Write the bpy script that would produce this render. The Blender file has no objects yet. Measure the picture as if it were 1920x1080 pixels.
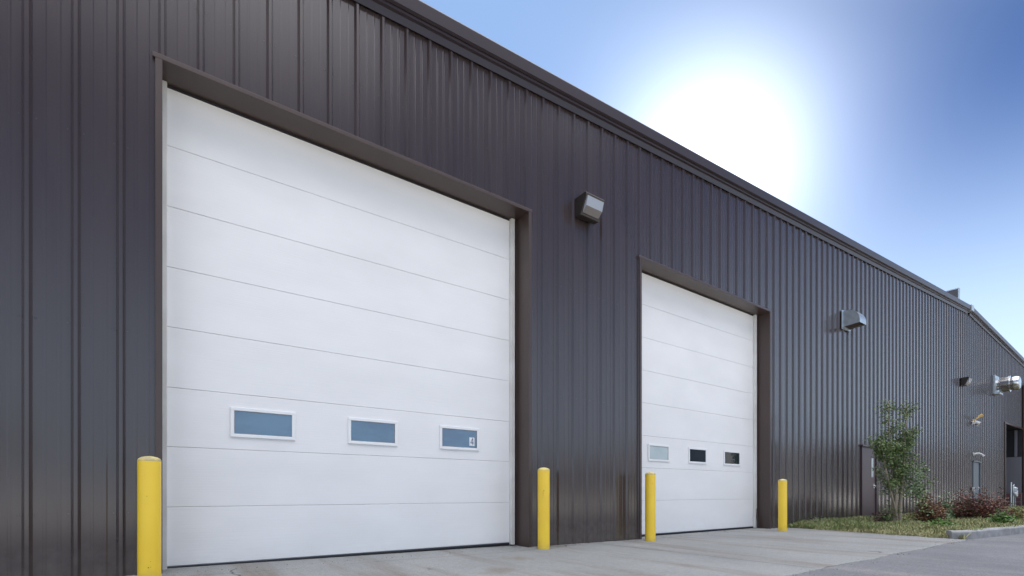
import bpy, math, random
from mathutils import Vector, Matrix
R = math.radians
scene = bpy.context.scene
COL = scene.collection
rnd = random.Random(7)

# ------------------------------------------------------------------ camera
# the gable wall is the plane y = 0, running along +x; the outside is y < 0
D, EYE, TH = 5.716, 0.80, math.atan2(1302, 950)
cd = bpy.data.cameras.new('camera'); cam = bpy.data.objects.new('camera', cd); COL.objects.link(cam)
cd.sensor_width = 36; cd.lens = 950 / 1920 * 36; cd.shift_y = (924 - 540) / 1920
cd.clip_start = .05; cd.clip_end = 3000
cam.location = (0, -D, EYE)
cam.rotation_euler = (R(90), 0, -math.atan2(math.cos(TH), math.sin(TH)))
scene.camera = cam
# ------------------------------------------------------------------ light
SUN_EL, SUN_AZ = R(30.4), math.atan2(.843, .539)        # azimuth clockwise from +y
w = bpy.data.worlds.new('World'); scene.world = w; w.use_nodes = True
nt = w.node_tree; bg = nt.nodes['Background']
sky = nt.nodes.new('ShaderNodeTexSky'); sky.sky_type = 'NISHITA'; sky.sun_disc = False
sky.sun_elevation = SUN_EL; sky.sun_rotation = SUN_AZ
sky.altitude = 600; sky.air_density = .42; sky.dust_density = .05; sky.ozone_density = 7.0
AUR = (6, 4.6)
# unseen bright broken cloud, added behind the camera to light doors and ground
def wn(t_, **k):
    n = nt.nodes.new(t_)
    for a, v_ in k.items(): setattr(n, a, v_)
    return n
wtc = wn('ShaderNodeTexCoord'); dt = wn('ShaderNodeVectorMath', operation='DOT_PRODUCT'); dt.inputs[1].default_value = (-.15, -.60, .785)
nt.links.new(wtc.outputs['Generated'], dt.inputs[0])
def smooth(src, a, b):
    m = wn('ShaderNodeMapRange', interpolation_type='SMOOTHSTEP'); m.inputs[1].default_value = a; m.inputs[2].default_value = b
    nt.links.new(src, m.inputs[0]); return m.outputs[0]
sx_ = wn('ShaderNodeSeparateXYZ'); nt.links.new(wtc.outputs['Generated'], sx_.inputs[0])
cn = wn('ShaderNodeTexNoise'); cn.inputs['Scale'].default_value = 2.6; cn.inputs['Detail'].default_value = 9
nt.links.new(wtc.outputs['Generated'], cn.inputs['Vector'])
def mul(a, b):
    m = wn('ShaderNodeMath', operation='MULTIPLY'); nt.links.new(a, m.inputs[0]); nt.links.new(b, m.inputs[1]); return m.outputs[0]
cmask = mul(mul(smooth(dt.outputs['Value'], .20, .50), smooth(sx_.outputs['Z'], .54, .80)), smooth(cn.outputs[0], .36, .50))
# pale haze low over the horizon, all the way round
hz = wn('ShaderNodeMix', data_type='RGBA'); nt.links.new(smooth(sx_.outputs['Z'], .54, .12), hz.inputs[0]); nt.links.new(sky.outputs[0], hz.inputs[6]); hz.inputs[7].default_value = (4.9, 6.3, 8.2, 1)
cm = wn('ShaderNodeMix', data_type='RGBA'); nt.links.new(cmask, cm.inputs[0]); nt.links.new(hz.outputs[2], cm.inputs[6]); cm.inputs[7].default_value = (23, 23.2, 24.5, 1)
# bright aureole that thin haze makes round the sun
sdt = wn('ShaderNodeVectorMath', operation='DOT_PRODUCT'); sdt.inputs[1].default_value = (math.sin(SUN_AZ) * math.cos(SUN_EL), math.cos(SUN_AZ) * math.cos(SUN_EL), math.sin(SUN_EL))
nt.links.new(wtc.outputs['Generated'], sdt.inputs[0])
def lobe(p, k):
    m = wn('ShaderNodeMath', operation='POWER'); m.use_clamp = True; nt.links.new(sdt.outputs['Value'], m.inputs[0]); m.inputs[1].default_value = p
    q = wn('ShaderNodeMath', operation='MULTIPLY'); nt.links.new(m.outputs[0], q.inputs[0]); q.inputs[1].default_value = k; return q.outputs[0]
ls = wn('ShaderNodeMath', operation='ADD'); nt.links.new(lobe(160, AUR[0]), ls.inputs[0]); nt.links.new(lobe(54, AUR[1]), ls.inputs[1])
tint = wn('ShaderNodeVectorMath', operation='SCALE'); tint.inputs[0].default_value = (.92, 1.0, 1.06); nt.links.new(ls.outputs[0], tint.inputs['Scale'])
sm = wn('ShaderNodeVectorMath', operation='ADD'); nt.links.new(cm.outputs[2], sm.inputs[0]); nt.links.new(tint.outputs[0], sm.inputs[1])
# thin high veil left of the sun, well up the sky
vd_ = wn('ShaderNodeVectorMath', operation='DOT_PRODUCT'); vdir = Vector((math.cos(TH) * 950 - math.sin(TH) * 110, math.sin(TH) * 950 + math.cos(TH) * 110, 974)).normalized(); vd_.inputs[1].default_value = vdir
nt.links.new(wtc.outputs['Generated'], vd_.inputs[0])
vp_ = wn('ShaderNodeMath', operation='POWER'); vp_.use_clamp = True; nt.links.new(vd_.outputs['Value'], vp_.inputs[0]); vp_.inputs[1].default_value = 13
vt_ = wn('ShaderNodeVectorMath', operation='SCALE'); vt_.inputs[0].default_value = (1.6, 2.3, 3.2); nt.links.new(vp_.outputs[0], vt_.inputs['Scale'])
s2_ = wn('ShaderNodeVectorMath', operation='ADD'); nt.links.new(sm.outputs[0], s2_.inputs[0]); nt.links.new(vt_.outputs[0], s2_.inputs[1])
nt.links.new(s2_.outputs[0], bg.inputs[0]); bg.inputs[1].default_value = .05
sl = bpy.data.lights.new('sun', 'SUN'); so = bpy.data.objects.new('sun', sl); COL.objects.link(so)
sl.energy = 5; sl.angle = R(.5); sl.color = (1, .93, .82)
sd = Vector((math.sin(SUN_AZ) * math.cos(SUN_EL), math.cos(SUN_AZ) * math.cos(SUN_EL), math.sin(SUN_EL)))
so.rotation_euler = sd.to_track_quat('Z', 'Y').to_euler(); so.location = sd * 60
vs = scene.view_settings
scene.display_settings.display_device = 'sRGB'
vs.view_transform = 'Standard'; vs.look = 'None'; vs.gamma = 1; vs.exposure = 1.75
scene.render.engine = 'CYCLES'

# ------------------------------------------------------------------ materials
def mat(name, col, rough=.6, metal=0, col2=None, nscale=3, stretch=(1, 1, 1), bump=0, bscale=60, bstretch=(1, 1, 1),
        ior=1.5, mix=.5, coat=0, rvar=0, island=None, detail=6, lo=.35, hi=.65):
    m = bpy.data.materials.new(name); m.use_nodes = True
    t = m.node_tree; N = t.nodes; L = t.links; b = N['Principled BSDF']
    b.inputs['Base Color'].default_value = (*col, 1); b.inputs['Roughness'].default_value = rough
    b.inputs['Metallic'].default_value = metal; b.inputs['IOR'].default_value = ior
    b.inputs['Coat Weight'].default_value = coat; b.inputs['Coat Roughness'].default_value = .14
    tc = N.new('ShaderNodeTexCoord')
    def noise(sc, st, det=detail):
        mp = N.new('ShaderNodeMapping'); mp.inputs['Scale'].default_value = st
        L.new(tc.outputs['Object'], mp.inputs[0])
        n = N.new('ShaderNodeTexNoise'); n.inputs['Scale'].default_value = sc; n.inputs['Detail'].default_value = det
        L.new(mp.outputs[0], n.inputs['Vector']); return n
    if col2 is not None:
        n = noise(nscale, stretch)
        r = N.new('ShaderNodeValToRGB'); r.color_ramp.elements[0].position = lo; r.color_ramp.elements[1].position = hi
        r.color_ramp.elements[0].color = (*col, 1); r.color_ramp.elements[1].color = (*col2, 1)
        if island:
            g = N.new('ShaderNodeNewGeometry'); L.new(g.outputs['Random Per Island'], r.inputs[0])
            r.color_ramp.elements[0].position = .1; r.color_ramp.elements[1].position = .9
        else: L.new(n.outputs[0], r.inputs[0])
        L.new(r.outputs[0], b.inputs['Base Color'])
    if rvar:
        n = noise(nscale * 1.7, stretch)
        mr = N.new('ShaderNodeMapRange'); mr.inputs[3].default_value = rough - rvar; mr.inputs[4].default_value = rough + rvar
        L.new(n.outputs[0], mr.inputs[0]); L.new(mr.outputs[0], b.inputs['Roughness'])
    if bump:
        n = noise(bscale, bstretch); bp = N.new('ShaderNodeBump'); bp.inputs['Strength'].default_value = bump
        bp.inputs['Distance'].default_value = .01
        L.new(n.outputs[0], bp.inputs['Height']); L.new(bp.outputs[0], b.inputs['Normal'])
    return m

M = {}
M['siding'] = mat('dark_siding_paint', (.042, .0305, .031), .20, col2=(.050, .037, .036), nscale=1.2, stretch=(3, 1, .4),
                  bump=.035, bscale=2.2, bstretch=(2.5, 1, .5), ior=1.55, rvar=.03, coat=.40)
M['trim'] = mat('dark_trim_paint', (.056, .037, .032), .34, col2=(.064, .043, .037), nscale=2, bump=.02, bscale=3)
M['rake'] = mat('dark_fascia_paint', (.034, .025, .029), .36, ior=1.45)
M['screw'] = mat('screw_head', (.03, .024, .025), .4)
M['door'] = mat('white_door_paint', (.82, .81, .80), .38, col2=(.76, .75, .74), nscale=1.1, stretch=(1, 1, 2.2),
                bump=.13, bscale=6, bstretch=(.3, 1, 16), ior=1.45, lo=.3, hi=.75, rvar=.05)
M['frame'] = mat('white_window_frame', (.80, .80, .80), .35)
M['jamb'] = mat('white_door_track', (.72, .71, .68), .5, col2=(.6, .58, .54), nscale=4, stretch=(1, 1, .6))
M['seam'] = mat('grey_gasket', (.20, .20, .21), .7)
M['backing'] = mat('joint_lining', (.42, .42, .44), .7)
M['rubber'] = mat('black_rubber_seal', (.012, .012, .016), .7)
M['glass'] = mat('blue_window_glass', (.02, .075, .15), .04, ior=2.2, col2=(.04, .12, .20), nscale=2.2, stretch=(1, 1, 2.5))
M['glass_pale'] = mat('frosted_window_glass', (.42, .50, .52), .2, ior=1.5, col2=(.5, .56, .57), nscale=3)
M['glass_dark'] = mat('dark_window_glass', (.02, .026, .036), .03, ior=2.1)
M['sticker'] = mat('white_sticker', (.75, .76, .78), .5)
M['ink'] = mat('sticker_ink', (.05, .08, .16), .5)
M['yellow'] = mat('yellow_bollard_paint', (.93, .63, .045), .33, col2=(.88, .57, .04), nscale=2.2, bump=.05, bscale=14, rvar=.08)
M['yellowcap'] = mat('weathered_cap', (.72, .58, .20), .6, col2=(.42, .36, .20), nscale=14)
M['chip'] = mat('paint_chip', (.08, .06, .05), .7)
M['galv'] = mat('galvanized_steel', (.40, .45, .48), .38, metal=.8, col2=(.52, .57, .6), nscale=9)
M['steel'] = mat('bright_steel', (.62, .62, .62), .22, metal=1, col2=(.5, .5, .5), nscale=5)
M['rustedge'] = mat('duct_inside', (.06, .04, .03), .7)
M['bronze'] = mat('bronze_housing', (.018, .013, .011), .45, col2=(.026, .019, .016), nscale=8)
M['lens'] = mat('prismatic_lens', (.30, .32, .36), .12, ior=1.6, bump=.3, bscale=90, bstretch=(1, .1, .1))
M['lens2'] = mat('lens_lower_face', (.20, .18, .17), .15, ior=1.6, bump=.3, bscale=90)
M['white'] = mat('white_fixture', (.5, .5, .5), .45)
M['amber'] = mat('brass_lamp', (.55, .38, .16), .4)
M['maroon'] = mat('maroon_door_paint', (.045, .022, .030), .4, col2=(.05, .028, .036), nscale=3)
M['greydoor'] = mat('blue_grey_door_paint', (.055, .08, .105), .4)
M['greypanel'] = mat('grey_smooth_panel', (.15, .145, .17), .6)
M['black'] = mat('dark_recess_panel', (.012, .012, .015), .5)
M['brick'] = None
M['chrome'] = mat('door_lever', (.7, .7, .7), .25, metal=1)
M['bark'] = mat('pale_bark', (.40, .33, .26), .8, col2=(.26, .20, .15), nscale=8, stretch=(1, 1, .3), bump=.3, bscale=30)
M['twig'] = mat('twig_bark', (.10, .075, .055), .8)
def leafmat(n, a, b):
    m = mat(n, a, .5, col2=b, island=True); return m
M['leaf'] = leafmat('green_leaves', (.065, .115, .032), (.17, .22, .075))
M['leafl'] = leafmat('pale_green_leaves', (.16, .26, .13), (.30, .40, .24))
M['leafr'] = leafmat('red_barberry_leaves', (.075, .022, .022), (.19, .06, .04))
M['leafo'] = leafmat('russet_leaves', (.13, .06, .03), (.25, .13, .05))
M['leafg'] = leafmat('bright_green_leaves', (.06, .14, .02), (.14, .25, .05))
M['leafy'] = leafmat('yellow_green_leaves', (.10, .12, .03), (.25, .22, .06))
M['leafd'] = leafmat('dark_green_leaves', (.03, .06, .02), (.08, .12, .035))
M['leafb'] = leafmat('brown_leaves', (.07, .05, .04), (.13, .09, .06))
M['grass'] = leafmat('lawn_blades', (.20, .21, .08), (.46, .42, .22))
M['grassg'] = leafmat('green_lawn_blades', (.09, .15, .035), (.22, .27, .09))
M['soil'] = mat('lawn_soil', (.10, .10, .05), .9, col2=(.17, .15, .08), nscale=6, bump=.5, bscale=30)
M['kerb'] = mat('kerb_concrete', (.34, .34, .34), .85, col2=(.22, .22, .22), nscale=5, bump=.4, bscale=40)
M['farwall'] = mat('dark_far_cladding', (.05, .055, .06), .6)
M['farroof'] = mat('pale_far_roof', (.6, .6, .6), .5)

def brickmat():
    m = mat('red_brick', (.2, .08, .06), .8); t = m.node_tree; N = t.nodes
    tc = N.new('ShaderNodeTexCoord'); mp = N.new('ShaderNodeMapping'); mp.inputs['Rotation'].default_value = (R(90), 0, R(90))
    t.links.new(tc.outputs['Object'], mp.inputs[0])
    b = N.new('ShaderNodeTexBrick'); b.inputs['Scale'].default_value = 1; b.inputs['Brick Width'].default_value = .22
    b.inputs['Row Height'].default_value = .075; b.inputs['Mortar Size'].default_value = .012
    b.inputs['Color1'].default_value = (.16, .05, .045, 1); b.inputs['Color2'].default_value = (.08, .05, .06, 1)
    b.inputs['Mortar'].default_value = (.22, .2, .2, 1)
    t.links.new(mp.outputs[0], b.inputs[0]); t.links.new(b.outputs[0], N['Principled BSDF'].inputs['Base Color']); return m
M['brick'] = brickmat()

def splash(m, col, z1):
    t = m.node_tree; N = t.nodes; L = t.links; P = N['Principled BSDF']; src = P.inputs['Base Color'].links[0].from_socket
    tc = N.new('ShaderNodeTexCoord'); sp = N.new('ShaderNodeSeparateXYZ'); L.new(tc.outputs['Object'], sp.inputs[0])
    n = N.new('ShaderNodeTexNoise'); n.inputs['Scale'].default_value = 9; n.inputs['Detail'].default_value = 8; L.new(tc.outputs['Object'], n.inputs['Vector'])
    a = N.new('ShaderNodeMath'); a.operation = 'MULTIPLY_ADD'; L.new(n.outputs[0], a.inputs[0]); a.inputs[1].default_value = -z1 * 1.6; L.new(sp.outputs['Z'], a.inputs[2])
    mr = N.new('ShaderNodeMapRange'); mr.inputs[1].default_value = -z1 * .9; mr.inputs[2].default_value = z1 * .2; mr.inputs[3].default_value = .35; mr.inputs[4].default_value = 0; L.new(a.outputs[0], mr.inputs[0])
    k = N.new('ShaderNodeMix'); k.data_type = 'RGBA'; L.new(mr.outputs[0], k.inputs[0]); L.new(src, k.inputs[6]); k.inputs[7].default_value = (*col, 1)
    L.new(k.outputs[2], P.inputs['Base Color'])
splash(M['siding'], (.16, .14, .12), .35); splash(M['door'], (.68, .67, .65), .22); splash(M['yellow'], (.35, .27, .12), .14)

def groundmat(name, a, b, c, fine, crack=0, spots=()):
    """a/b large patches, c stains; fine = aggregate speckle scale"""
    m = bpy.data.materials.new(name); m.use_nodes = True; t = m.node_tree; N = t.nodes; L = t.links
    P = N['Principled BSDF']; P.inputs['Roughness'].default_value = .82
    tc = N.new('ShaderNodeTexCoord')
    def nz(sc, det, st=(1, 1, 1), rg=.6):
        mp = N.new('ShaderNodeMapping'); mp.inputs['Scale'].default_value = st; L.new(tc.outputs['Object'], mp.inputs[0])
        n = N.new('ShaderNodeTexNoise'); n.inputs['Scale'].default_value = sc; n.inputs['Detail'].default_value = det
        n.inputs['Roughness'].default_value = rg; L.new(mp.outputs[0], n.inputs['Vector']); return n.outputs[0]
    def ramp(src, p0, p1, c0=(0, 0, 0), c1=(1, 1, 1)):
        r = N.new('ShaderNodeValToRGB'); r.color_ramp.elements[0].position = p0; r.color_ramp.elements[1].position = p1
        r.color_ramp.elements[0].color = (*c0, 1); r.color_ramp.elements[1].color = (*c1, 1); L.new(src, r.inputs[0]); return r.outputs[0]
    def mix(f, x, y, mode='MIX'):
        k = N.new('ShaderNodeMix'); k.data_type = 'RGBA'; k.blend_type = mode
        if isinstance(f, float): k.inputs[0].default_value = f
        else: L.new(f, k.inputs[0])
        L.new(x, k.inputs[6])
        if isinstance(y, tuple): k.inputs[7].default_value = (*y, 1)
        else: L.new(y, k.inputs[7])
        return k.outputs[2]
    base = ramp(nz(.55, 8), .32, .68, a, b)
    st = ramp(nz(.8, 5, (2.2, .30, 1)), .50, .70)
    col = mix(st, base, c)
    for (px_, py_, rad, cc) in spots:      # oil and rust stains with ragged outlines
        vd = N.new('ShaderNodeVectorMath'); vd.operation = 'DISTANCE'; vd.inputs[1].default_value = (px_, py_, .02)
        L.new(tc.outputs['Object'], vd.inputs[0])
        ad_ = N.new('ShaderNodeMath'); ad_.operation = 'MULTIPLY_ADD'; L.new(nz(3.5, 6), ad_.inputs[0]); ad_.inputs[1].default_value = rad * 1.8; L.new(vd.outputs['Value'], ad_.inputs[2])
        col = mix(ramp(ad_.outputs[0], rad * 1.15, rad * 1.75, (.75, .75, .75), (0, 0, 0)), col, cc)
    sp = ramp(nz(fine, 3, rg=.8), .3, .75, (.55, .55, .55), (1.3, 1.3, 1.3))
    col = mix(1.0, col, sp, 'MULTIPLY')
    col = mix(1.0, col, ramp(nz(fine * .22, 4, rg=.85), .32, .70, (.80, .80, .80), (1.14, 1.14, 1.14)), 'MULTIPLY')
    if crack:
        v = N.new('ShaderNodeTexVoronoi'); v.feature = 'DISTANCE_TO_EDGE'; v.inputs['Scale'].default_value = crack
        w_ = N.new('ShaderNodeTexNoise'); w_.inputs['Scale'].default_value = 1.7; w_.inputs['Detail'].default_value = 6
        L.new(tc.outputs['Object'], w_.inputs['Vector'])
        ad = N.new('ShaderNodeMix'); ad.data_type = 'RGBA'; ad.inputs[0].default_value = .45
        L.new(tc.outputs['Object'], ad.inputs[6]); L.new(w_.outputs['Color'], ad.inputs[7]); L.new(ad.outputs[2], v.inputs['Vector'])
        cr = ramp(v.outputs['Distance'], .0015, .0045, (1, 1, 1), (0, 0, 0))
        gate = ramp(nz(.9, 2), .5, .56)
        g = N.new('ShaderNodeMath'); g.operation = 'MULTIPLY'; L.new(cr, g.inputs[0]); L.new(gate, g.inputs[1])
        col = mix(g.outputs[0], col, (.04, .038, .036))
    L.new(col, P.inputs['Base Color'])
    bp = N.new('ShaderNodeBump'); bp.inputs['Strength'].default_value = .5; bp.inputs['Distance'].default_value = .015
    L.new(nz(fine * .6, 5), bp.inputs['Height']); L.new(bp.outputs[0], P.inputs['Normal'])
    return m
M['concrete'] = groundmat('apron_concrete', (.25, .255, .25), (.32, .325, .315), (.20, .17, .145), 130, .35, ((1.95, -1.75, .42, (.20, .17, .14)), (2.9, -1.55, .3, (.22, .19, .16)), (3.6, -.9, .25, (.24, .2, .16)), (9.3, -1.2, .3, (.26, .22, .2))))
M['yard'] = groundmat('pale_bounce_yard', (.50, .49, .46), (.58, .565, .53), (.42, .40, .37), 90)
M['asphalt'] = groundmat('worn_asphalt', (.145, .145, .155), (.20, .20, .21), (.235, .225, .225), 48)

# ------------------------------------------------------------------ mesh helpers
class MB:
    def __init__(s): s.v = []; s.f = []; s.m = []
    def face(s, pts, mi=0):
        n = len(s.v); s.v += [tuple(p) for p in pts]; s.f.append(tuple(range(n, n + len(pts)))); s.m.append(mi)
    def box(s, x0, x1, y0, y1, z0, z1, mi=0):
        n = len(s.v); s.v += [(x, y, z) for x in (x0, x1) for y in (y0, y1) for z in (z0, z1)]
        for f in ((0, 1, 3, 2), (4, 6, 7, 5), (0, 4, 5, 1), (2, 3, 7, 6), (0, 2, 6, 4), (1, 5, 7, 3)):
            s.f.append(tuple(n + i for i in f)); s.m.append(mi)
    def prism(s, prof, x0, x1, mi=0, capmi=None):
        """prof = closed list of (y, z), extruded along x"""
        n = len(s.v); k = len(prof)
        s.v += [(x0, y, z) for y, z in prof] + [(x1, y, z) for y, z in prof]
        for i in range(k):
            j = (i + 1) % k; s.f.append((n + i, n + j, n + k + j, n + k + i)); s.m.append(mi)
        s.f.append(tuple(n + i for i in range(k))[::-1]); s.f.append(tuple(n + k + i for i in range(k))); s.m += [mi, mi]
    def lathe(s, prof, c=(0, 0, 0), axis='z', seg=28, mi=0):
        n = len(s.v)
        for r, h in prof:
            for i in range(seg):
                a = 2 * math.pi * i / seg; u, v_ = r * math.cos(a), r * math.sin(a)
                p = (u, v_, h) if axis == 'z' else ((u, -h, v_) if axis == 'y' else (h, u, v_))
                s.v.append((c[0] + p[0], c[1] + p[1], c[2] + p[2]))
        for j in range(len(prof) - 1):
            for i in range(seg):
                a = n + j * seg + i; b = n + j * seg + (i + 1) % seg
                s.f.append((a, b, b + seg, a + seg)); s.m.append(mi)
        s.f.append(tuple(n + i for i in range(seg))[::-1]); s.m.append(mi)
        e = n + (len(prof) - 1) * seg; s.f.append(tuple(e + i for i in range(seg))); s.m.append(mi)
    def tube(s, pts, rads, seg=7, mi=0):
        n = len(s.v)
        for i, p in enumerate(pts):
            p = Vector(p); d = (Vector(pts[min(i + 1, len(pts) - 1)]) - Vector(pts[max(i - 1, 0)])).normalized()
            a = d.cross(Vector((.31, .92, .11))).normalized(); b = d.cross(a)
            for k in range(seg):
                t = 2 * math.pi * k / seg; s.v.append(tuple(p + (a * math.cos(t) + b * math.sin(t)) * rads[i]))
        for i in range(len(pts) - 1):
            for k in range(seg):
                a = n + i * seg + k; b = n + i * seg + (k + 1) % seg; s.f.append((a, b, b + seg, a + seg)); s.m.append(mi)
        s.f.append(tuple(n + k for k in range(seg))[::-1]); s.m.append(mi)
        e = n + (len(pts) - 1) * seg; s.f.append(tuple(e + k for k in range(seg))); s.m.append(mi)
    def build(s, name, mats, parent=None, bevel=0, smooth=False, fix=True):
        me = bpy.data.meshes.new(name); me.from_pydata(s.v, [], s.f)
        for m in (mats if isinstance(mats, (list, tuple)) else [mats]): me.materials.append(m)
        me.polygons.foreach_set('material_index', s.m)
        if fix:
            import bmesh
            bm = bmesh.new(); bm.from_mesh(me)
            bmesh.ops.recalc_face_normals(bm, faces=bm.faces)
            if bevel: bmesh.ops.bevel(bm, geom=[e for e in bm.edges if len(e.link_faces) == 2 and e.calc_face_angle(0) > .5],
                                      offset=bevel, segments=2, affect='EDGES', profile=.5)
            bm.to_mesh(me); bm.free()
        if smooth:
            me.polygons.foreach_set('use_smooth', [True] * len(me.polygons)); me.set_sharp_from_angle(angle=R(38))
        o = bpy.data.objects.new(name, me); COL.objects.link(o)
        if parent: o.parent = parent; o.location = -PO(parent)
        return o
def PO(p):
    v = Vector(p.location)
    while p.parent: p = p.parent; v += Vector(p.location)
    return v
def tag(o, label=None, cat=None, group=None, kind=None):
    for k, v_ in (('label', label), ('category', cat), ('group', group), ('kind', kind)):
        if v_: o[k] = v_
    return o
def thing(name, label, cat, loc=(0, 0, 0), group=None):
    o = bpy.data.objects.new(name, None); COL.objects.link(o); o.location = loc; o.empty_display_size = .2
    return tag(o, label, cat, group)

def apron_z(x, y):      # the slab rises a little towards the left door
    t = max(0, min(1, (7 - x) / 7)); return .006 + .05 * t * max(0, 1 + y / 3.3)
# ------------------------------------------------------------------ ground
g = MB()
xs = [-1200, -200, -60, -20, 0, 10, 20, 40, 80, 200, 1200]; ys = [-1200, -200, -60, -20, 0, 20, 80, 200, 1200]
for i in range(len(xs) - 1):
    for j in range(len(ys) - 1):
        g.face([(xs[i], ys[j], 0), (xs[i + 1], ys[j], 0), (xs[i + 1], ys[j + 1], 0), (xs[i], ys[j + 1], 0)])
tag(g.build('ground', M['asphalt']), kind='structure')

g = MB(); X0, X1 = -9.0, 12.0
nx, ny = 520, 10
edge = [-3.33 - .02 * math.sin(i * .13) + rnd.uniform(-.02, .02) for i in range(nx + 1)]
redge = [rnd.uniform(-.02, .02) for j in range(ny + 1)]
P = []
for i in range(nx + 1):
    row = []
    for j in range(ny + 1):
        x = X0 + (X1 - X0) * i / nx; y = .45 + (edge[i] - .45) * j / ny
        if i == nx: x += redge[j] - max(0, -y) * .2
        else:
            x = min(x, X1 - max(0, -y) * .2 - .012 * (nx - i))
        row.append((x, y, apron_z(x, y)))
    P.append(row)
for i in range(nx):
    for j in range(ny): g.face([P[i][j], P[i][j + 1], P[i + 1][j + 1], P[i + 1][j]])
for i in range(nx):   # thin broken lip down to the asphalt
    a, b = P[i][ny], P[i + 1][ny]; g.face([a, (a[0], a[1] - .01, -.02), (b[0], b[1] - .01, -.02), b])
tag(g.build('apron', M['concrete']), kind='structure')
# unseen pale yard added past the driving lane to bounce sunlight onto the doors
g = MB(); g.face([(-90, -90, .006), (100, -90, .006), (100, -8.6, .006), (-90, -8.6, .006)])
tag(g.build('yard', M['yard']), kind='structure')
# control joint grooves in the apron
g = MB()
pr = None
for i in range(90):
    x = -1.5 + i * .07; y = -.33 + rnd.uniform(-.006, .006) - .02 * math.sin(i * .2)
    q = ((x, y - .003 - rnd.random() * .003, apron_z(x, y) + .003), (x, y + .003, apron_z(x, y) + .003))
    if pr and not 40 < i < 47: g.face([pr[0], q[0], q[1], pr[1]])
    pr = q
for x in (-2.2, 5.7):
    g.face([(x, -3.3, .011), (x + .012, -3.3, .011), (x + .012, .0, apron_z(x, 0) + .004), (x, .0, apron_z(x, 0) + .004)])
tag(g.build('apron_joint', M['rubber']), kind='structure')

g = MB(); rs = random.Random(5)
for i in range(520):
    if i < 170: x, y = rs.gauss(5.05, .22), -abs(rs.gauss(.10, .07)) - .04
    elif i < 330: x, y = rs.uniform(-1, 12), -abs(rs.gauss(0, .06)) - .04
    else: x, y = rs.uniform(-1, 12), -3.34 + rs.gauss(0, .07)
    q = rs.uniform(.003, .009); z = apron_z(x, y) if y > -3.28 else .0
    c = [(x + q * rs.uniform(-1.3, 1.3) * sx1, y + q * sy1, z + q * sz1) for sx1, sy1, sz1 in ((-1, -1, -.2), (1, -.8, -.2), (.9, 1, -.2), (-1, .8, -.2), (.2, 0, 1.1))]
    for f in ((0, 1, 4), (1, 2, 4), (2, 3, 4), (3, 0, 4)): g.face([c[k] for k in f])
tag(g.build('gravel', mat('loose_grit', (.10, .09, .08), .9, col2=(.22, .2, .18), island=True), fix=False), 'loose grit and pebbles scattered along the wall foot and the edge of the apron', 'gravel', kind='stuff')
# ------------------------------------------------------------------ warehouse
WX0, WX1, RIDGE = -9.0, 46.0, 27.0
def ztop(x): return 6.70 + .0665 * (x - 2.54) if x <= RIDGE else 8.33 - .056 * (x - RIDGE)
HEAD = 4.80; REV = .28
OPEN = [(.15, 4.44, HEAD), (6.89, 11.20, HEAD), (16.27, 17.38, 2.10), (27.75, 28.85, 2.08), (33.5, 37.3, 4.12)]
wh = thing('warehouse', 'dark brown ribbed metal warehouse with a low gable and two white overhead doors', 'building', (0, 0, 0))
# siding profile: big trapezoid ribs each 0.305 m, two low ribs between
prof = []
k0 = int((WX0 - 1.98) / .305) - 1
x = 1.98 + k0 * .305
while x < WX1 + .3:
    for dx, y in ((-.034, 0), (-.013, -.028), (.013, -.028), (.034, 0), (.092, 0), (.100, -.003), (.112, -.003), (.120, 0), (.184, 0), (.192, -.003), (.204, -.003), (.212, 0)):
        prof.append((x + dx, y))
    x += .305
def py(x):
    for (a, ya), (b, yb) in zip(prof, prof[1:]):
        if a <= x <= b: return ya + (yb - ya) * (x - a) / (b - a)
    return 0
bps = sorted(set([p[0] for p in prof if WX0 < p[0] < WX1] + [WX0, WX1, RIDGE] + [e for o_ in OPEN for e in o_[:2]]))
yy = {b: py(b) for b in bps}
zb = [0, .8, 2.3, 3.8, 5.3]
g = MB()
for a, b in zip(bps, bps[1:]):
    mid = (a + b) / 2; z0 = -.02
    for o_ in OPEN:
        if o_[0] < mid < o_[1]: z0 = o_[2] + .003
    ta, tb = ztop(a) - .20, ztop(b) - .20
    g.face([(a, yy[a], z0), (b, yy[b], z0), (b, yy[b], tb), (a, yy[a], ta)])
wall = g.build('wall', M['siding'], wh, fix=False)
# screws through the low pans beside each rib, on every girt line
g = MB()
for zz in (.62, 2.25, 3.9, 5.45, 6.5):
    x = 1.98 + k0 * .305
    while x < WX1:
        for q in (-.052, .052):
            xx = x + q + rnd.uniform(-.004, .004)
            if WX0 < xx < 34 and zz < ztop(xx) - .3 and not any(o_[0] - .06 < xx < o_[1] + .06 and zz < o_[2] + .06 for o_ in OPEN):
                g.box(xx - .0045, xx + .0045, -.003, .001, zz - .0045, zz + .0045)
        x += .305
scr = g.build('wall_screw', M['screw'], wh, fix=False); scr['kind'] = 'stuff'

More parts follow.
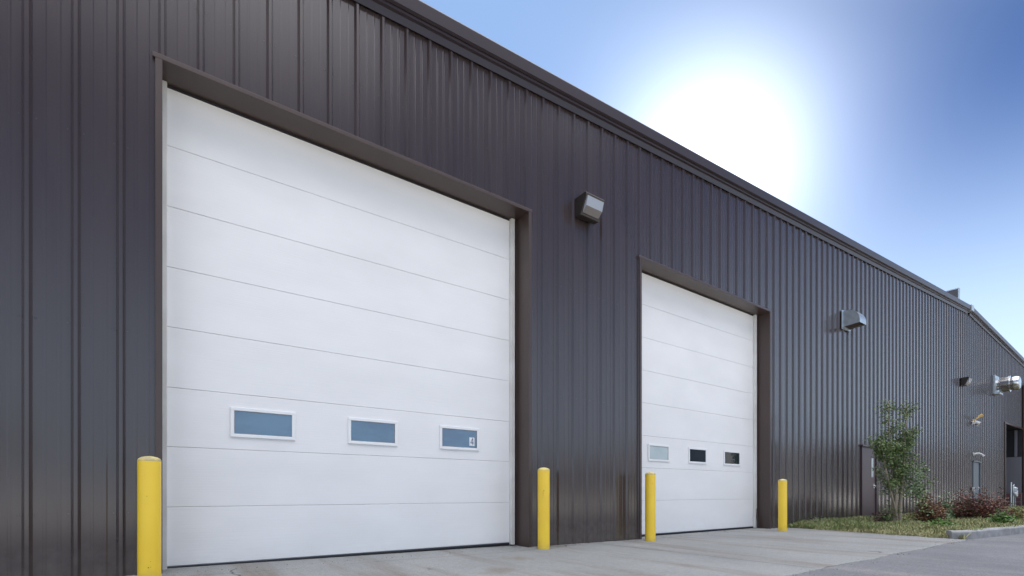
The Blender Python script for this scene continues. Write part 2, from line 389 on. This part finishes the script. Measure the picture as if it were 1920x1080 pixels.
# rake trim: lower flange, bead, tall fascia
def rake(name, prof_, mi, xa, xb, n=1):
    g = MB(); k = len(prof_)
    st = [xa + (xb - xa) * i / n for i in range(n + 1)]
    base = 0
    for x in st:
        for y, z in prof_: g.v.append((x, y, ztop(x) + z))
    for i in range(n):
        for q in range(k):
            r_ = (q + 1) % k; g.f.append((i * k + q, i * k + r_, (i + 1) * k + r_, (i + 1) * k + q)); g.m.append(0)
    g.f.append(tuple(range(k))[::-1]); g.f.append(tuple(n * k + q for q in range(k))); g.m += [0, 0]
    return g.build(name, mi, wh)
FAS = [(.25, -.02), (.25, 0), (-.155, 0), (-.160, -.015), (-.150, -.165), (-.118, -.178), (-.100, -.172), (-.095, -.205), (-.062, -.215), (-.040, -.295), (-.034, -.295), (-.034, -.02)]
rake('rake_trim', FAS, M['rake'], WX0, RIDGE - .15); rake('rake_trim', FAS, M['rake'], RIDGE + .15, WX1)
g = MB()
for xa, xb in ((RIDGE - .18, RIDGE), (RIDGE, RIDGE + .18)):
    n = len(g.v); pf = [(.3, .03), (-.18, .03), (-.18, -.20), (.3, -.20)]
    for x in (xa, xb):
        for y, z in pf: g.v.append((x, y, ztop(x) + z))
    for q in range(4): r_ = (q + 1) % 4; g.f.append((n + q, n + r_, n + 4 + r_, n + 4 + q)); g.m.append(0)
    g.f.append((n, n + 1, n + 2, n + 3)[::-1]); g.f.append((n + 4, n + 5, n + 6, n + 7)); g.m += [0, 0]
g.build('ridge_cap', M['galv'], wh)
# roof, back and side walls close the shell
g = MB(); BY = 30
for xa, xb in ((WX0, RIDGE), (RIDGE, WX1)):
    g.face([(xa, .05, ztop(xa) - .03), (xb, .05, ztop(xb) - .03), (xb, BY, ztop(xb) - .03), (xa, BY, ztop(xa) - .03)])
g.build('roof', M['galv'], wh, fix=False)
g = MB()
g.face([(WX0, .0, -.02), (WX0, BY, -.02), (WX0, BY, ztop(WX0)), (WX0, .0, ztop(WX0) - .04)])
g.face([(WX1, .0, -.02), (WX1, BY, -.02), (WX1, BY, ztop(WX1)), (WX1, .0, ztop(WX1) - .04)])
g.face([(WX0, BY, -.02), (WX1, BY, -.02), (WX1, BY, ztop(WX1)), (RIDGE, BY, ztop(RIDGE)), (WX0, BY, ztop(WX0))])
g.build('rear_wall', M['siding'], wh, fix=False)
# base flashing
g = MB()
for a, b in ((WX0, .10), (4.49, 6.84), (11.25, 16.2), (17.45, 27.68), (28.92, 33.4)):
    g = MB(); g.box(a, b, -.002, .03, -.03, .035); g.build('base_flashing', M['trim'], wh)

def overhead(x0, x1, floor, wins, panes, label, bottom):
    f = MB()      # brown metal lining of the opening
    f.box(x0 - .055, x0, -.036, REV + .05, floor - .05, HEAD)
    f.build('door_jamb', M['trim'], wh, bevel=.003)
    f = MB(); f.box(x1, x1 + .055, -.036, REV + .05, floor - .05, HEAD); f.build('door_jamb', M['trim'], wh, bevel=.003)
    f = MB(); f.box(x0 - .075, x1 + .062, -.038, REV + .05, HEAD, HEAD + .045); f.build('door_head', M['trim'], wh, bevel=.003)
    # door leaf: eight sections, stepped joints
    g = MB(); zs = [HEAD + .02, 4.215, 3.62, 3.025, 2.435, 1.84, 1.255, .66, bottom]
    ya = REV + .02
    for a, b in zip(zs[1:], zs):
        # slight tongue and lip at each joint
        g.prism([(ya, a + .005), (ya, b - .005), (ya + .003, b - .002), (ya + .03, b - .002), (ya + .03, a + .001), (ya + .003, a + .001)], x0 + .01, x1 - .01)
    d = g.build('overhead_door', M['door'], wh)
    d['label'] = label
    b = MB(); b.box(x0 + .01, x1 - .01, ya + .012, ya + .06, floor, HEAD + .02); b.build('joint_backing', M['backing'], d)
    b = MB(); b.prism([(ya - .012, bottom - .006), (ya - .016, bottom - .022), (ya - .006, floor + .004), (ya + .03, floor + .004), (ya + .03, bottom - .006)], x0 + .01, x1 - .01)
    b.build('bottom_seal', M['rubber'], d)
    b = MB(); b.box(x0 + .01, x1 - .01, ya - .014, ya - .002, HEAD - .022, HEAD - .002); b.build('top_seal', M['rubber'], d)
    for a, c in ((x0 + .003, x0 + .045), (x1 - .105, x1 - .045)):
        b = MB(); b.box(a, c, REV - .045, ya - .002, floor + .01, HEAD - .004); b.build('door_track', M['jamb'], d, bevel=.004)
    for (wa, wb), pm in zip(wins, panes):
        wz0, wz1 = 1.385, 1.70
        b = MB(); t = .036
        for (p, q, r_, s_) in ((wa, wb, wz1 - t, wz1), (wa, wb, wz0, wz0 + t), (wa, wa + t, wz0 + t, wz1 - t), (wb - t, wb, wz0 + t, wz1 - t)):
            b.box(p, q, ya - .016, ya - .0005, r_, s_)
        b.build('window_frame', M['frame'], d, bevel=.004)
        b = MB(); t2 = .034
        for (p, q, r_, s_) in ((wa + t2, wb - t2, wz1 - t2 - .006, wz1 - t2), (wa + t2, wb - t2, wz0 + t2, wz0 + t2 + .006), (wa + t2, wa + t2 + .006, wz0 + t2 + .006, wz1 - t2 - .006), (wb - t2 - .006, wb - t2, wz0 + t2 + .006, wz1 - t2 - .006)):
            b.box(p, q, ya - .010, ya - .0005, r_, s_)
        b.build('window_gasket', M['seam'], d)
        b = MB(); b.box(wa + t2 + .006, wb - t2 - .006, ya - .006, ya - .001, wz0 + t2 + .006, wz1 - t2 - .006)
        b.build('window_pane', M[pm], d)
    return d
W1 = [(.742, 1.382), (1.973, 2.598), (3.193, 3.812)]
W2 = [(7.458, 8.081), (8.686, 9.30), (9.92, 10.56)]
d1 = overhead(.15, 4.44, .035, W1, ('glass', 'glass', 'glass'), 'nearest white overhead door with three blue-reflecting windows', .075)
d2 = overhead(6.89, 11.20, .006, W2, ('glass_pale', 'glass_dark', 'glass_dark'), 'farther white overhead door with one pale and two dark windows', .045)
# sticker with the number 4 in the third window of the near door
yp = REV + .02 - .0075; sx, sz = 3.655, 1.452
g = MB(); g.box(sx, sx + .082, yp, yp + .001, sz, sz + .115, 0)
def stroke(pts): g.face([(sx + a * .082, yp - .001, sz + b * .115) for a, b in pts], 1)
stroke([(.20, .30), (.86, .30), (.86, .40), (.20, .40)]); stroke([(.60, .12), (.74, .12), (.74, .90), (.60, .90)])
stroke([(.20, .40), (.34, .40), (.66, .90), (.56, .90)])
g.build('number_sticker', [M['sticker'], M['ink']], d1, fix=False)
# bent lower end of the far door's right track
g = MB(); g.tube([(11.10, .2, .02), (11.12, .2, .14), (11.085, .2, .26), (11.10, .21, .45)], [.012, .02, .015, .008]); g.build('rusty_track_foot', M['rustedge'], d2)

def entry(x0, x1, top, leaf, label, slit, hx):
    g = MB(); t = .05
    g.box(x0, x0 + t, -.04, .06, .01, top); g.box(x1 - t, x1, -.04, .06, .01, top); g.box(x0 - .05, x1 + .05, -.075, .06, top, top + .05)
    fr = g.build('entry_door', M[leaf], wh, bevel=.003); fr['label'] = label
    g = MB(); g.box(x0 + t + .003, x1 - t - .003, -.012, .03, .03, top - .004); g.build('door_leaf', M[leaf], fr, bevel=.002)
    g = MB(); g.box(x0 - .02, x1 - .2, -.28, -.04, -.01, .07); g.build('threshold', M['kerb'], fr, bevel=.006)
    if slit:
        g = MB(); g.box(slit[0], slit[1], -.020, -.013, slit[2], slit[3]); g.build('door_window', M['glass_pale'], fr)
    g = MB(); g.box(hx - .03, hx + .03, -.024, -.013, .93, 1.06); g.lathe([(.02, .02), (.02, .07)], (hx, 0, 1.0), 'y', 12)
    g.tube([(hx, -.07, 1.0), (hx - .13, -.075, .995)], [.012, .01]); g.build('door_handle', M['chrome'], fr, smooth=True)
    return fr
entry(16.27, 17.38, 2.10, 'maroon', 'dark maroon steel door with a narrow vertical window', (17.0, 17.14, 1.25, 1.80), 17.18)
e2 = entry(27.75, 28.85, 2.08, 'greydoor', 'blue-grey steel door in the far part of the wall', None, 28.62)
g = MB(); g.box(27.52, 27.68, -.10, -.034, .86, 1.02); tag(g.build('junction_box', M['white'], bevel=.01), 'small white box on the wall left of the blue-grey door', 'utility box')

# deep recess at the far end; the wing beyond it stands forward of the gable wall
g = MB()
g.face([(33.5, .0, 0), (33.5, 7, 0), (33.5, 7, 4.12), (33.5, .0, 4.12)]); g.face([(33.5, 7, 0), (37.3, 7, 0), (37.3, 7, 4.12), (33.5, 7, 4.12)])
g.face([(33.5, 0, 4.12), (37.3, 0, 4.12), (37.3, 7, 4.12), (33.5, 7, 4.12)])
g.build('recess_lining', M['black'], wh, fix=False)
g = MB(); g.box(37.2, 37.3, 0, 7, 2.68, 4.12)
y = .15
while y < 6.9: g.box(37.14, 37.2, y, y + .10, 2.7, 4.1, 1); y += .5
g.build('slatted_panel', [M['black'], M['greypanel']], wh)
g = MB(); g.box(37.12, 37.3, 0, 7, .8, 2.68); g.build('grey_wall_panel', M['greypanel'], wh)
g = MB(); g.box(36.95, 37.3, -.02, 7, -.01, .8); g.build('brick_base', M['brick'], wh)
g = MB(); g.box(37.3, 46.2, -.9, -.04, -.02, 6.4); g.build('wing_wall', M['trim'], wh)
g = MB(); g.box(37.15, 46.3, -1, -.17, 6.4, 6.55); g.build('wing_trim', M['galv'], wh)
g = MB(); g.box(33.36, 33.5, -.05, .1, -.01, 4.12); g.build('corner_trim', M['trim'], wh)
g = MB(); g.box(33.36, 37.3, -.045, .05, 4.12, 4.2); g.build('recess_head', M['trim'], wh)

# ------------------------------------------------------------------ bollards
def bollard(x, y, z, h, r, label, chips):
    b = thing('bollard', label, 'bollard', (x, y, z), 'yellow steel bollards guarding the overhead doors')
    g = MB(); g.lathe([(r, 0), (r, h - .02)], (x, y, z), seg=48); g.build('post', M['yellow'], b, smooth=True)
    g = MB(); g.lathe([(r + .001, h - .02), (r * 1.0, h - .012), (r * .93, h), (r * .7, h + .013), (r * .35, h + .021), (.004, h + .024)], (x, y, z), seg=48)
    g.build('cap', M['yellowcap'], b, smooth=True)
    if chips:
        for ang, hz, s_ in chips:
            g = MB(); a = R(ang); c = Vector((x + (r + .0008) * math.cos(a), y + (r + .0008) * math.sin(a), z + hz)); t_ = Vector((-math.sin(a), math.cos(a), 0))
            n = 7; g.face([c + t_ * s_[0] * math.cos(2 * math.pi * i / n) * rnd.uniform(.7, 1.1) + Vector((0, 0, 1)) * s_[1] * math.sin(2 * math.pi * i / n) * rnd.uniform(.7, 1.1) for i in range(n)])
            g.build('paint_chip', M['chip'], b, fix=False)
bollard(.05, -.30, .05, 1.045, .086, 'yellow bollard nearest the camera, left of the big near overhead door', [(-95, .11, (.005, .005)), (-85, .112, (.0025, .0025)), (-102, .72, (.003, .003)), (-85, .16, (.003, .003))])
bollard(4.52, -.27, .01, 1.12, .084, 'yellow bollard at the right edge of the near overhead door, scratched near its middle', [(-135, .78, (.002, .06)), (-128, .82, (.012, .003)), (-140, .72, (.005, .003))])
bollard(6.77, -.31, .005, 1.115, .084, 'yellow bollard in front of the left edge of the farther overhead door', [(-120, .95, (.003, .004))])
bollard(10.80, -.50, .005, 1.06, .084, 'yellow bollard right of the farther overhead door, beside the grass', None)

# ------------------------------------------------------------------ wall fixtures
def wallpack(x, z, label, s=1.0, grp='bronze wall pack lights'):
    t = thing('wall_light', label, 'wall light', (x, 0, z), grp)
    W = .19 * s
    def pp(l): return [(a * s - .03, z + b * s) for a, b in l]
    g = MB(); g.prism(pp([(0, .15), (0, -.13), (-.03, -.15), (-.105, -.15), (-.235, .115), (-.225, .15)]), x - W, x + W)
    g.build('housing', M['bronze'], t, bevel=.006)
    g = MB()   # rim of the glass opening
    for a, b in ((-W, -W + .018), (W - .018, W)): g.prism(pp([(-.10, -.152), (-.118, -.158), (-.252, .118), (-.232, .125)]), x + a, x + b)
    g.prism(pp([(-.225, .152), (-.255, .12), (-.240, .095), (-.215, .12)]), x - W - .006, x + W + .006)
    g.prism(pp([(-.09, -.15), (-.128, -.152), (-.138, -.128), (-.11, -.13)]), x - W - .004, x + W + .004)
    g.build('rim', M['bronze'], t, bevel=.003)
    g = MB(); a, b = x - W + .022, x + W - .022
    pr = pp([(-.14, -.12), (-.225, -.045), (-.262, .085), (-.215, .105)])
    g.prism(pr, a, b); o = g.build('lens', [M['lens'], M['lens2']], t, bevel=.004)
    for p in o.data.polygons:
        if p.normal.z < -.5: p.material_index = 1
    g = MB(); g.lathe([(.022, 0), (.022, .035), (.012, .045)], (x + .03, -.16 * s - .03, z + .15 * s), seg=14); g.build('photocell', M['bronze'], t, smooth=True)
    g = MB(); g.box(x - .09 * s, x + .09 * s, -.04, -.002, z - .1 * s, z + .1 * s); g.build('back_plate', M['bronze'], t)
    return t
wallpack(5.53, 5.15, 'big dark bronze wall light with clear glass lens between the two overhead doors')
wallpack(26.15, 5.17, 'small-looking far wall light high on the wall near the steel exhaust fan')

t = thing('vent_hood', 'galvanized quarter-round vent hood on the wall above the maroon door', 'vent hood', (15.1, 0, 5.2))
g = MB(); x0, x1, z0 = 14.98, 15.40, 5.19
arc = [(-.045, z0 + .41)] + [(-.045 - .12 - .27 * math.sin(a), z0 + .11 + .30 * math.cos(a)) for a in [R(k * 10) for k in range(0, 10)]]
outer = [(-.035, z0 + .41)] + arc[1:] + [(-.035 - .40, z0 + .03)]
for xx in (x0, x1):
    g.face([(xx, y, z) for y, z in outer] + [(xx, -.035, z0)])
for a, b in zip(outer, outer[1:]): g.face([(x0, a[0], a[1]), (x1, a[0], a[1]), (x1, b[0], b[1]), (x0, b[0], b[1])])
hood = g.build('hood', M['galv'], t, fix=False)
g = MB(); g.face([(x0 + .01, -.036, z0 + .03), (x1 - .01, -.036, z0 + .03), (x1 - .01, -.42, z0 + .055), (x0 + .01, -.42, z0 + .055)]); g.build('hood_opening', M['rustedge'], t, fix=False)
g = MB(); g.box(x0 - .05, x1 + .05, -.038, -.030, z0 - .05, z0 + .45); g.box(x0, x1, -.07, -.03, z0 - .045, z0 - .02); g.build('flange', M['galv'], t)

t = thing('exhaust_fan', 'shiny steel cylindrical exhaust fan sticking out of the far wall', 'exhaust fan', (31.3, 0, 5.68))
cx, cz = 31.35, 5.68
g = MB(); g.box(cx - .40, cx + .40, -.12, -.03, cz - .42, cz + .42); g.build('wall_box', M['galv'], t, bevel=.01)
g = MB(); g.lathe([(.23, .10), (.23, .22), (.31, .24), (.34, .27), (.34, .50), (.36, .51), (.36, .55), (.32, .56)], (cx, 0, cz), 'y', 40); g.build('fan_body', M['steel'], t, smooth=True)
g = MB(); g.lathe([(.29, .56), (.30, .64), (.30, .78), (.27, .85), (.22, .87)], (cx, 0, cz), 'y', 40); g.build('fan_cowl', M['steel'], t, smooth=True)
g = MB(); g.box(cx - .3, cx + .3, -.26, -.12, cz - .43, cz - .36); g.build('mounting_bracket', M['galv'], t)

t = thing('flood_light', 'small brass and white twin flood light above the blue-grey door', 'flood light', (27.7, 0, 3.75))
g = MB(); g.lathe([(.07, 0), (.07, .04)], (27.75, -.03, 3.78), 'y', 16); g.tube([(27.75, -.06, 3.78), (27.75, -.16, 3.88), (27.8, -.22, 3.95)], [.025, .03, .03]); g.build('mount', M['amber'], t, smooth=True)
g = MB(); g.tube([(27.8, -.16, 3.92), (27.86, -.30, 3.99)], [.05, .075], 14); g.build('lamp_head', M['amber'], t, smooth=True)
g = MB(); g.tube([(27.7, -.08, 3.74), (27.72, -.22, 3.62)], [.055, .10], 16); g.tube([(27.52, -.04, 3.72), (27.45, -.12, 3.66)], [.04, .07], 14); g.build('lamp_head', M['white'], t, smooth=True)
t = thing('door_light', 'white curved-arm light just above the blue-grey door', 'wall light', (27.9, 0, 2.42))
g = MB(); g.tube([(27.8, -.03, 2.38), (27.85, -.10, 2.42), (27.92, -.18, 2.42), (27.97, -.26, 2.37), (27.99, -.29, 2.30)], [.03, .04, .045, .05, .065], 16); g.build('arm', M['white'], t, smooth=True)
g = MB(); g.lathe([(.07, 0), (.07, .02)], (27.8, -.03, 2.40), 'y', 16); g.build('mount', M['white'], t, smooth=True)
t = thing('rooftop_vent', 'grey sheet metal box vent on the roof beside the ridge', 'roof vent', (28.0, .5, 8.2))
g = MB(); g.box(27.98, 28.16, .5, 1.05, 8.0, 9.46); g.build('duct', M['siding'], t, bevel=.01)
g = MB(); g.box(27.96, 28.18, .47, 1.08, 9.46, 9.50); g.build('cap', M['galv'], t)
g = MB(); g.box(27.97, 28.17, .48, .4995, 8.0, 9.46); g.build('front_plate', M['galv'], t)

t = thing('gas_meter', 'grey gas meter with pipes beside the brick base at the far corner', 'gas meter', (33.6, -.3, 0))
g = MB(); g.box(33.5, 33.78, -.42, -.24, .62, .92); g.lathe([(.1, 0), (.13, .03), (.13, .12), (.07, .16)], (33.64, -.3, .92), 'z', 20); g.build('meter_body', M['galv'], t, bevel=.02)
g = MB(); g.tube([(33.45, -.3, 0), (33.45, -.3, 1.15), (33.56, -.3, 1.2), (33.6, -.3, 1.0)], [.03] * 4, 10); g.tube([(33.85, -.3, 0), (33.85, -.3, .5), (33.75, -.3, .7)], [.03] * 3, 10); g.tube([(33.3, -.25, 0), (33.3, -.25, 1.3)], [.035] * 2, 10); g.build('pipe', M['galv'], t, smooth=True)
g = MB(); g.lathe([(.05, 0), (.09, .02), (.09, .08), (.04, .1)], (33.45, -.33, .75), 'y', 18); g.build('regulator', M['white'], t, smooth=True)

# ------------------------------------------------------------------ lawn, kerb
def ly(x):    # outer edge of the lawn (kerb line)
    return -3.30 - max(0, x - 11.5) * .11 if x < 20 else -4.24 - (x - 20) * .03
def lawn_z(x, y):
    e = min(1, max(0, (x - (12 + y * .2)) / .6)) ; return .012 + .085 * e
g = MB(); nx, ny = 60, 8; P = []
for i in range(nx + 1):
    row = []
    for j in range(ny + 1):
        x = 11.2 + (46 - 11.2) * (i / nx) ** 1.6; y = .0 + ly(max(x, 11.5)) * j / ny * .995
        x2 = max(x, 12 + y * .2 - .06)
        row.append((x2, y, lawn_z(x2, y)))
    P.append(row)
for i in range(nx):
    for j in range(ny): g.face([P[i][j], P[i][j + 1], P[i + 1][j + 1], P[i + 1][j]])
tag(g.build('lawn_soil', M['soil'], fix=False), kind='structure')
def blades(n, name, m, xr, hr, seed, filt=None):
    r = random.Random(seed); g = MB()
    for _ in range(n):
        u = r.random() ** 1.9; x = xr[0] + (xr[1] - xr[0]) * u; yb_ = ly(max(x, 11.5)); y = yb_ * r.random() * .99 - .02
        if x < 12 + y * .2 - .07 + .05 * math.sin(y * 9 + x) : continue
        if filt and not filt(x, y, r): continue
        z = lawn_z(x, y) - .01; h = r.uniform(*hr) * (1 + .4 * math.sin(x * 3.1) * math.sin(y * 4.3)); a = r.uniform(0, 6.28); wv = r.uniform(.004, .008) * (1 + x * .02)
        lx, lz = math.cos(a) * h * r.uniform(.1, .9), 0; lyy = math.sin(a) * h * r.uniform(.1, .9)
        bx, by_ = -math.sin(a) * wv, math.cos(a) * wv
        g.face([(x - bx, y - by_, z), (x + bx, y + by_, z), (x + lx * .4 + bx * .7, y + lyy * .4 + by_ * .7, z + h * .6), (x + lx, y + lyy, z + h)])
    return tag(g.build(name, m, fix=False), None, None, None, 'stuff')
o = blades(60000, 'grass', M['grass'], (11.3, 34), (.03, .085), 3); tag(o, 'dry yellow-green lawn grass between the apron and the kerb', 'grass')
o = blades(30000, 'grass', M['grassg'], (11.8, 36), (.03, .10), 4, lambda x, y, r: r.random() < .25 + .7 * (y > -1.9)); tag(o, 'greener grass growing along the foot of the wall', 'grass')
# kerb with a rounded nose
g = MB(); path = [(11.28, -3.13), (11.38, -3.25), (11.6, -3.34)] + [(x, ly(x) - .02) for x in (12.2, 13, 14, 15.5, 17, 20, 26, 34, 46)]
KP = [(.0, .0), (0, .125), (.02, .148), (.16, .15), (.18, .13), (.18, .0)]
for i, (x, y) in enumerate(path):
    a = Vector(path[max(i - 1, 0)]); b = Vector(path[min(i + 1, len(path) - 1)]); tn = (b - a).normalized(); nn = Vector((-tn.y, tn.x))
    hh = 1.0
    for u, z in KP: g.v.append((x + nn.x * u, y + nn.y * u, z * hh + rnd.uniform(-.003, .003) - .004))
k = len(KP)
for i in range(len(path) - 1):
    for q in range(k - 1): g.f.append((i * k + q, i * k + q + 1, (i + 1) * k + q + 1, (i + 1) * k + q)); g.m.append(0)
g.f.append(tuple(range(k))); g.m.append(0)
tag(g.build('kerb', M['kerb'], bevel=.008), kind='structure')
g = MB(); g.box(27.3, 29.4, -4.3, -.3, .05, .112); g.build('path', M['kerb']) ; bpy.data.objects['path']['kind'] = 'structure'

# ------------------------------------------------------------------ plants
def leaf(g, c, s_, r, mi=0):
    a = Vector((r.gauss(0, 1), r.gauss(0, 1), r.gauss(0, .6))).normalized(); n = Vector((r.gauss(0, 1), r.gauss(0, 1), r.gauss(0, 1) + .6))
    b = a.cross(n).normalized(); c = Vector(c)
    g.face([c - a * s_, c - b * s_ * .42 - a * .15 * s_, c + a * s_, c + b * s_ * .42 - a * .15 * s_], mi)
SEED = 4
def tree():
    r = random.Random(SEED); bx, by = 13.95, -1.55; z0 = .09
    t = thing('young_tree', 'slender young multi-stemmed tree with sparse green leaves standing on the grass', 'tree', (bx, by, z0))
    st = MB(); tw = MB(); lf = MB(); tips = []
    # camera-right direction, used only to spread the stems like a real vase-shaped clump
    stems = [(-.05, .02, .045, .02, 1.75, .0), (.10, -.03, .036, .22, 2.75, .1), (-.02, .08, .03, -.10, 2.85, .0), (.16, .05, .024, .38, 2.2, .2), (-.12, -.03, .022, -.50, 1.9, -.1)]
    for (ox, oy, rad, lean, H, ly_) in stems:
        pts = []; rr = []; n = 12
        for i in range(n + 1):
            f = i / n; wob = .04 * math.sin(f * 7 + ox * 40)
            pts.append((bx + ox + lean * .8 * f ** 1.3 + wob, by + oy - lean * .55 * f ** 1.3 + ly_ * f * .4, z0 - .03 + H * f)); rr.append(rad * (1 - .86 * f) + .003)
        st.tube(pts, rr, 9)
        for i in range(26):
            f = .34 + .66 * r.random() ** .8; p = Vector(pts[int(f * n)]); q = Vector(pts[min(n, int(f * n) + 1)]); p = p.lerp(q, f * n % 1)
            a = r.uniform(0, 6.28); hh = p.z / 3.0
            prof_ = .46 * (1 - hh) ** .6 + .14
            L_ = r.uniform(.4, 1.0) * prof_ * (.9 if H > 2.5 else .75)
            e = p + Vector((math.cos(a) * L_ * .75, math.sin(a) * L_ * .75, L_ * r.uniform(.5, 1.1)))
            m_ = p.lerp(e, .5) + Vector((0, 0, -.02)); tw.tube([p, m_, e], [.007, .0045, .002], 5)
            dens = 50 if hh < .3 else (74 if hh < .7 else 36)
            for _ in range(int(dens * r.uniform(.5, 1.3))):
                k_ = r.uniform(.15, 1.08); c = p.lerp(e, k_) + Vector((r.gauss(0, .055), r.gauss(0, .055), r.gauss(0, .05)))
                leaf(lf, c, r.uniform(.02, .038), r)
    # bushy suckers low on the right hand side
    for _ in range(40):
        c0 = Vector((bx + r.gauss(.36, .11), by + r.gauss(-.26, .10), z0 + abs(r.gauss(.70, .24)) + .12))
        for _ in range(30): leaf(lf, c0 + Vector((r.gauss(0, .07), r.gauss(0, .07), r.gauss(0, .07))), r.uniform(.02, .036), r, 1 if r.random() < .22 else 0)
    for _ in range(14):
        c0 = Vector((bx + r.gauss(-.16, .08), by + r.gauss(.1, .08), z0 + r.uniform(.15, .75)))
        for _ in range(22): leaf(lf, c0 + Vector((r.gauss(0, .06), r.gauss(0, .06), r.gauss(0, .06))), r.uniform(.018, .03), r)
    st.build('trunk', M['bark'], t, smooth=True); tw.build('branch', M['twig'], t, fix=False); lf.build('crown', [M['leaf'], M['leafl']], t, fix=False)
tree()
def shrub(x, y, w_, h, m, label, n, seed, m2=None, name='shrub', ls=(.02, .035), flat=.7, grp=None):
    r = random.Random(seed); t = thing(name, label, 'shrub', (x, y, .09), grp)
    tw = MB(); lf = MB()
    for i in range(int(26 * w_ / .8)):
        a = r.uniform(0, 6.28); rr = math.sqrt(r.random()) * w_ / 2; e = Vector((x + math.cos(a) * rr, y + math.sin(a) * rr * flat, .09 + h * (1 - .55 * (rr / (w_ / 2)) ** 2) * r.uniform(.45, 1.15)))
        b = Vector((x + math.cos(a) * rr * .2, y + math.sin(a) * rr * .2 * flat, .06)); tw.tube([b, b.lerp(e, .5) + Vector((0, 0, .03)), e], [.008, .005, .002], 5)
        for _ in range(int(n / 26)):
            k_ = r.uniform(.25, 1.05); leaf(lf, b.lerp(e, k_) + Vector((r.gauss(0, .06), r.gauss(0, .06), r.gauss(0, .055))), r.uniform(*ls), r, 1 if (m2 and r.random() < .22) else 0)
    tw.build('stem', M['twig'], t, fix=False); lf.build('foliage', [M[m], M[m2 or m]], t, fix=False)
shrub(14.9, -1.85, .95, .62, 'leafo', 'russet orange-red shrub just right of the young tree', 2600, 1, 'leafr')
shrub(16.0, -1.9, .42, .80, 'leafl', 'upright pale green shrub between the russet shrub and the dark red ones', 1300, 2, 'leafd')
shrub(17.7, -1.95, 1.15, .76, 'leafr', 'dark red rounded shrub in front of the blue-grey door', 3400, 3, 'leafd')
shrub(17.85, -2.45, 1.05, .72, 'leafr', 'dark red shrub right of the rounded one, flecked with orange leaves', 2400, 4, 'leafo')
shrub(18.3, -2.75, .6, .48, 'leafy', 'low yellow-green shrub right of the dark red shrubs', 1300, 5, 'leafo')
shrub(15.6, -3.0, .56, .30, 'leafg', 'low dark green mound nearest the kerb at the far right', 1700, 6, 'leafd')
shrub(12.9, -2.6, .62, .15, 'leafg', 'low bright green clump on the grass in front of the russet shrub', 1500, 8, 'leafg', flat=.6)
shrub(14.1, -1.3, .62, .26, 'leafb', 'low brownish shrub behind the foot of the young tree', 1300, 9, 'leafr')
shrub(12.75, -.35, .4, .16, 'leafl', 'tiny weed with yellow tips at the foot of the wall', 260, 10, 'leafo', name='weed', ls=(.01, .018))

# ------------------------------------------------------------------ across the yard (seen in the glossy siding and the panes)
def far_house(x0, x1, y0, h, label):
    t = thing('far_warehouse', label, 'building', ((x0 + x1) / 2, y0, 0))
    g = MB(); g.box(x0, x1, y0 - 25, y0, 0, h); g.build('wall', M['farwall'], t)
    g = MB(); g.prism([(y0 + .4, h), (y0 - 12.5, h + 1.6), (y0 - 25.4, h), (y0 - 25.4, h - .2), (y0 + .4, h - .2)], x0 - .4, x1 + .4); g.build('roof', M['farroof'], t)
    x = x0 + 6
    while x < x1 - 6: g = MB(); g.box(x, x + 4, y0, y0 + .05, 0, 4); g.build('overhead_door', M['greypanel'], t); x += 11
far_house(58, 78, -44, 5.2, 'dark low warehouse with a pale roof across the yard, mirrored in the far door window')
far_house(82, 116, -44, 9.6, 'taller dark warehouse across the yard, between the low one and the longest one')
far_house(120, 230, -31, 11.0, 'longest dark warehouse across the yard at the far end of the lot')
def fartree(x, y, h, seed, label):
    r = random.Random(seed); t = thing('broad_tree', label, 'tree', (x, y, 0), 'trees across the yard')
    g = MB(); g.tube([(x, y, 0), (x + .1, y, h * .4), (x, y, h * .8)], [.3, .2, .06], 8); g.build('trunk', M['twig'], t)
    g = MB()
    for _ in range(1500):
        a = Vector((r.gauss(0, 1), r.gauss(0, 1), r.gauss(0, 1))).normalized() * (r.random() ** .4)
        leaf(g, (x + a.x * h * .34, y + a.y * h * .34, h * .62 + a.z * h * .38), .28, r)
    g.build('crown', M['leafd'], t, fix=False)
for i, (x, y, h) in enumerate(((-30, -60, 8), (-12, -66, 9), (6, -62, 7), (20, -68, 9), (36, -62, 8), (48, -58, 7))):
    fartree(x, y, h, 50 + i, 'dark green broad tree across the yard, number %s along the row' % ('one', 'two', 'three', 'four', 'five', 'six')[i])
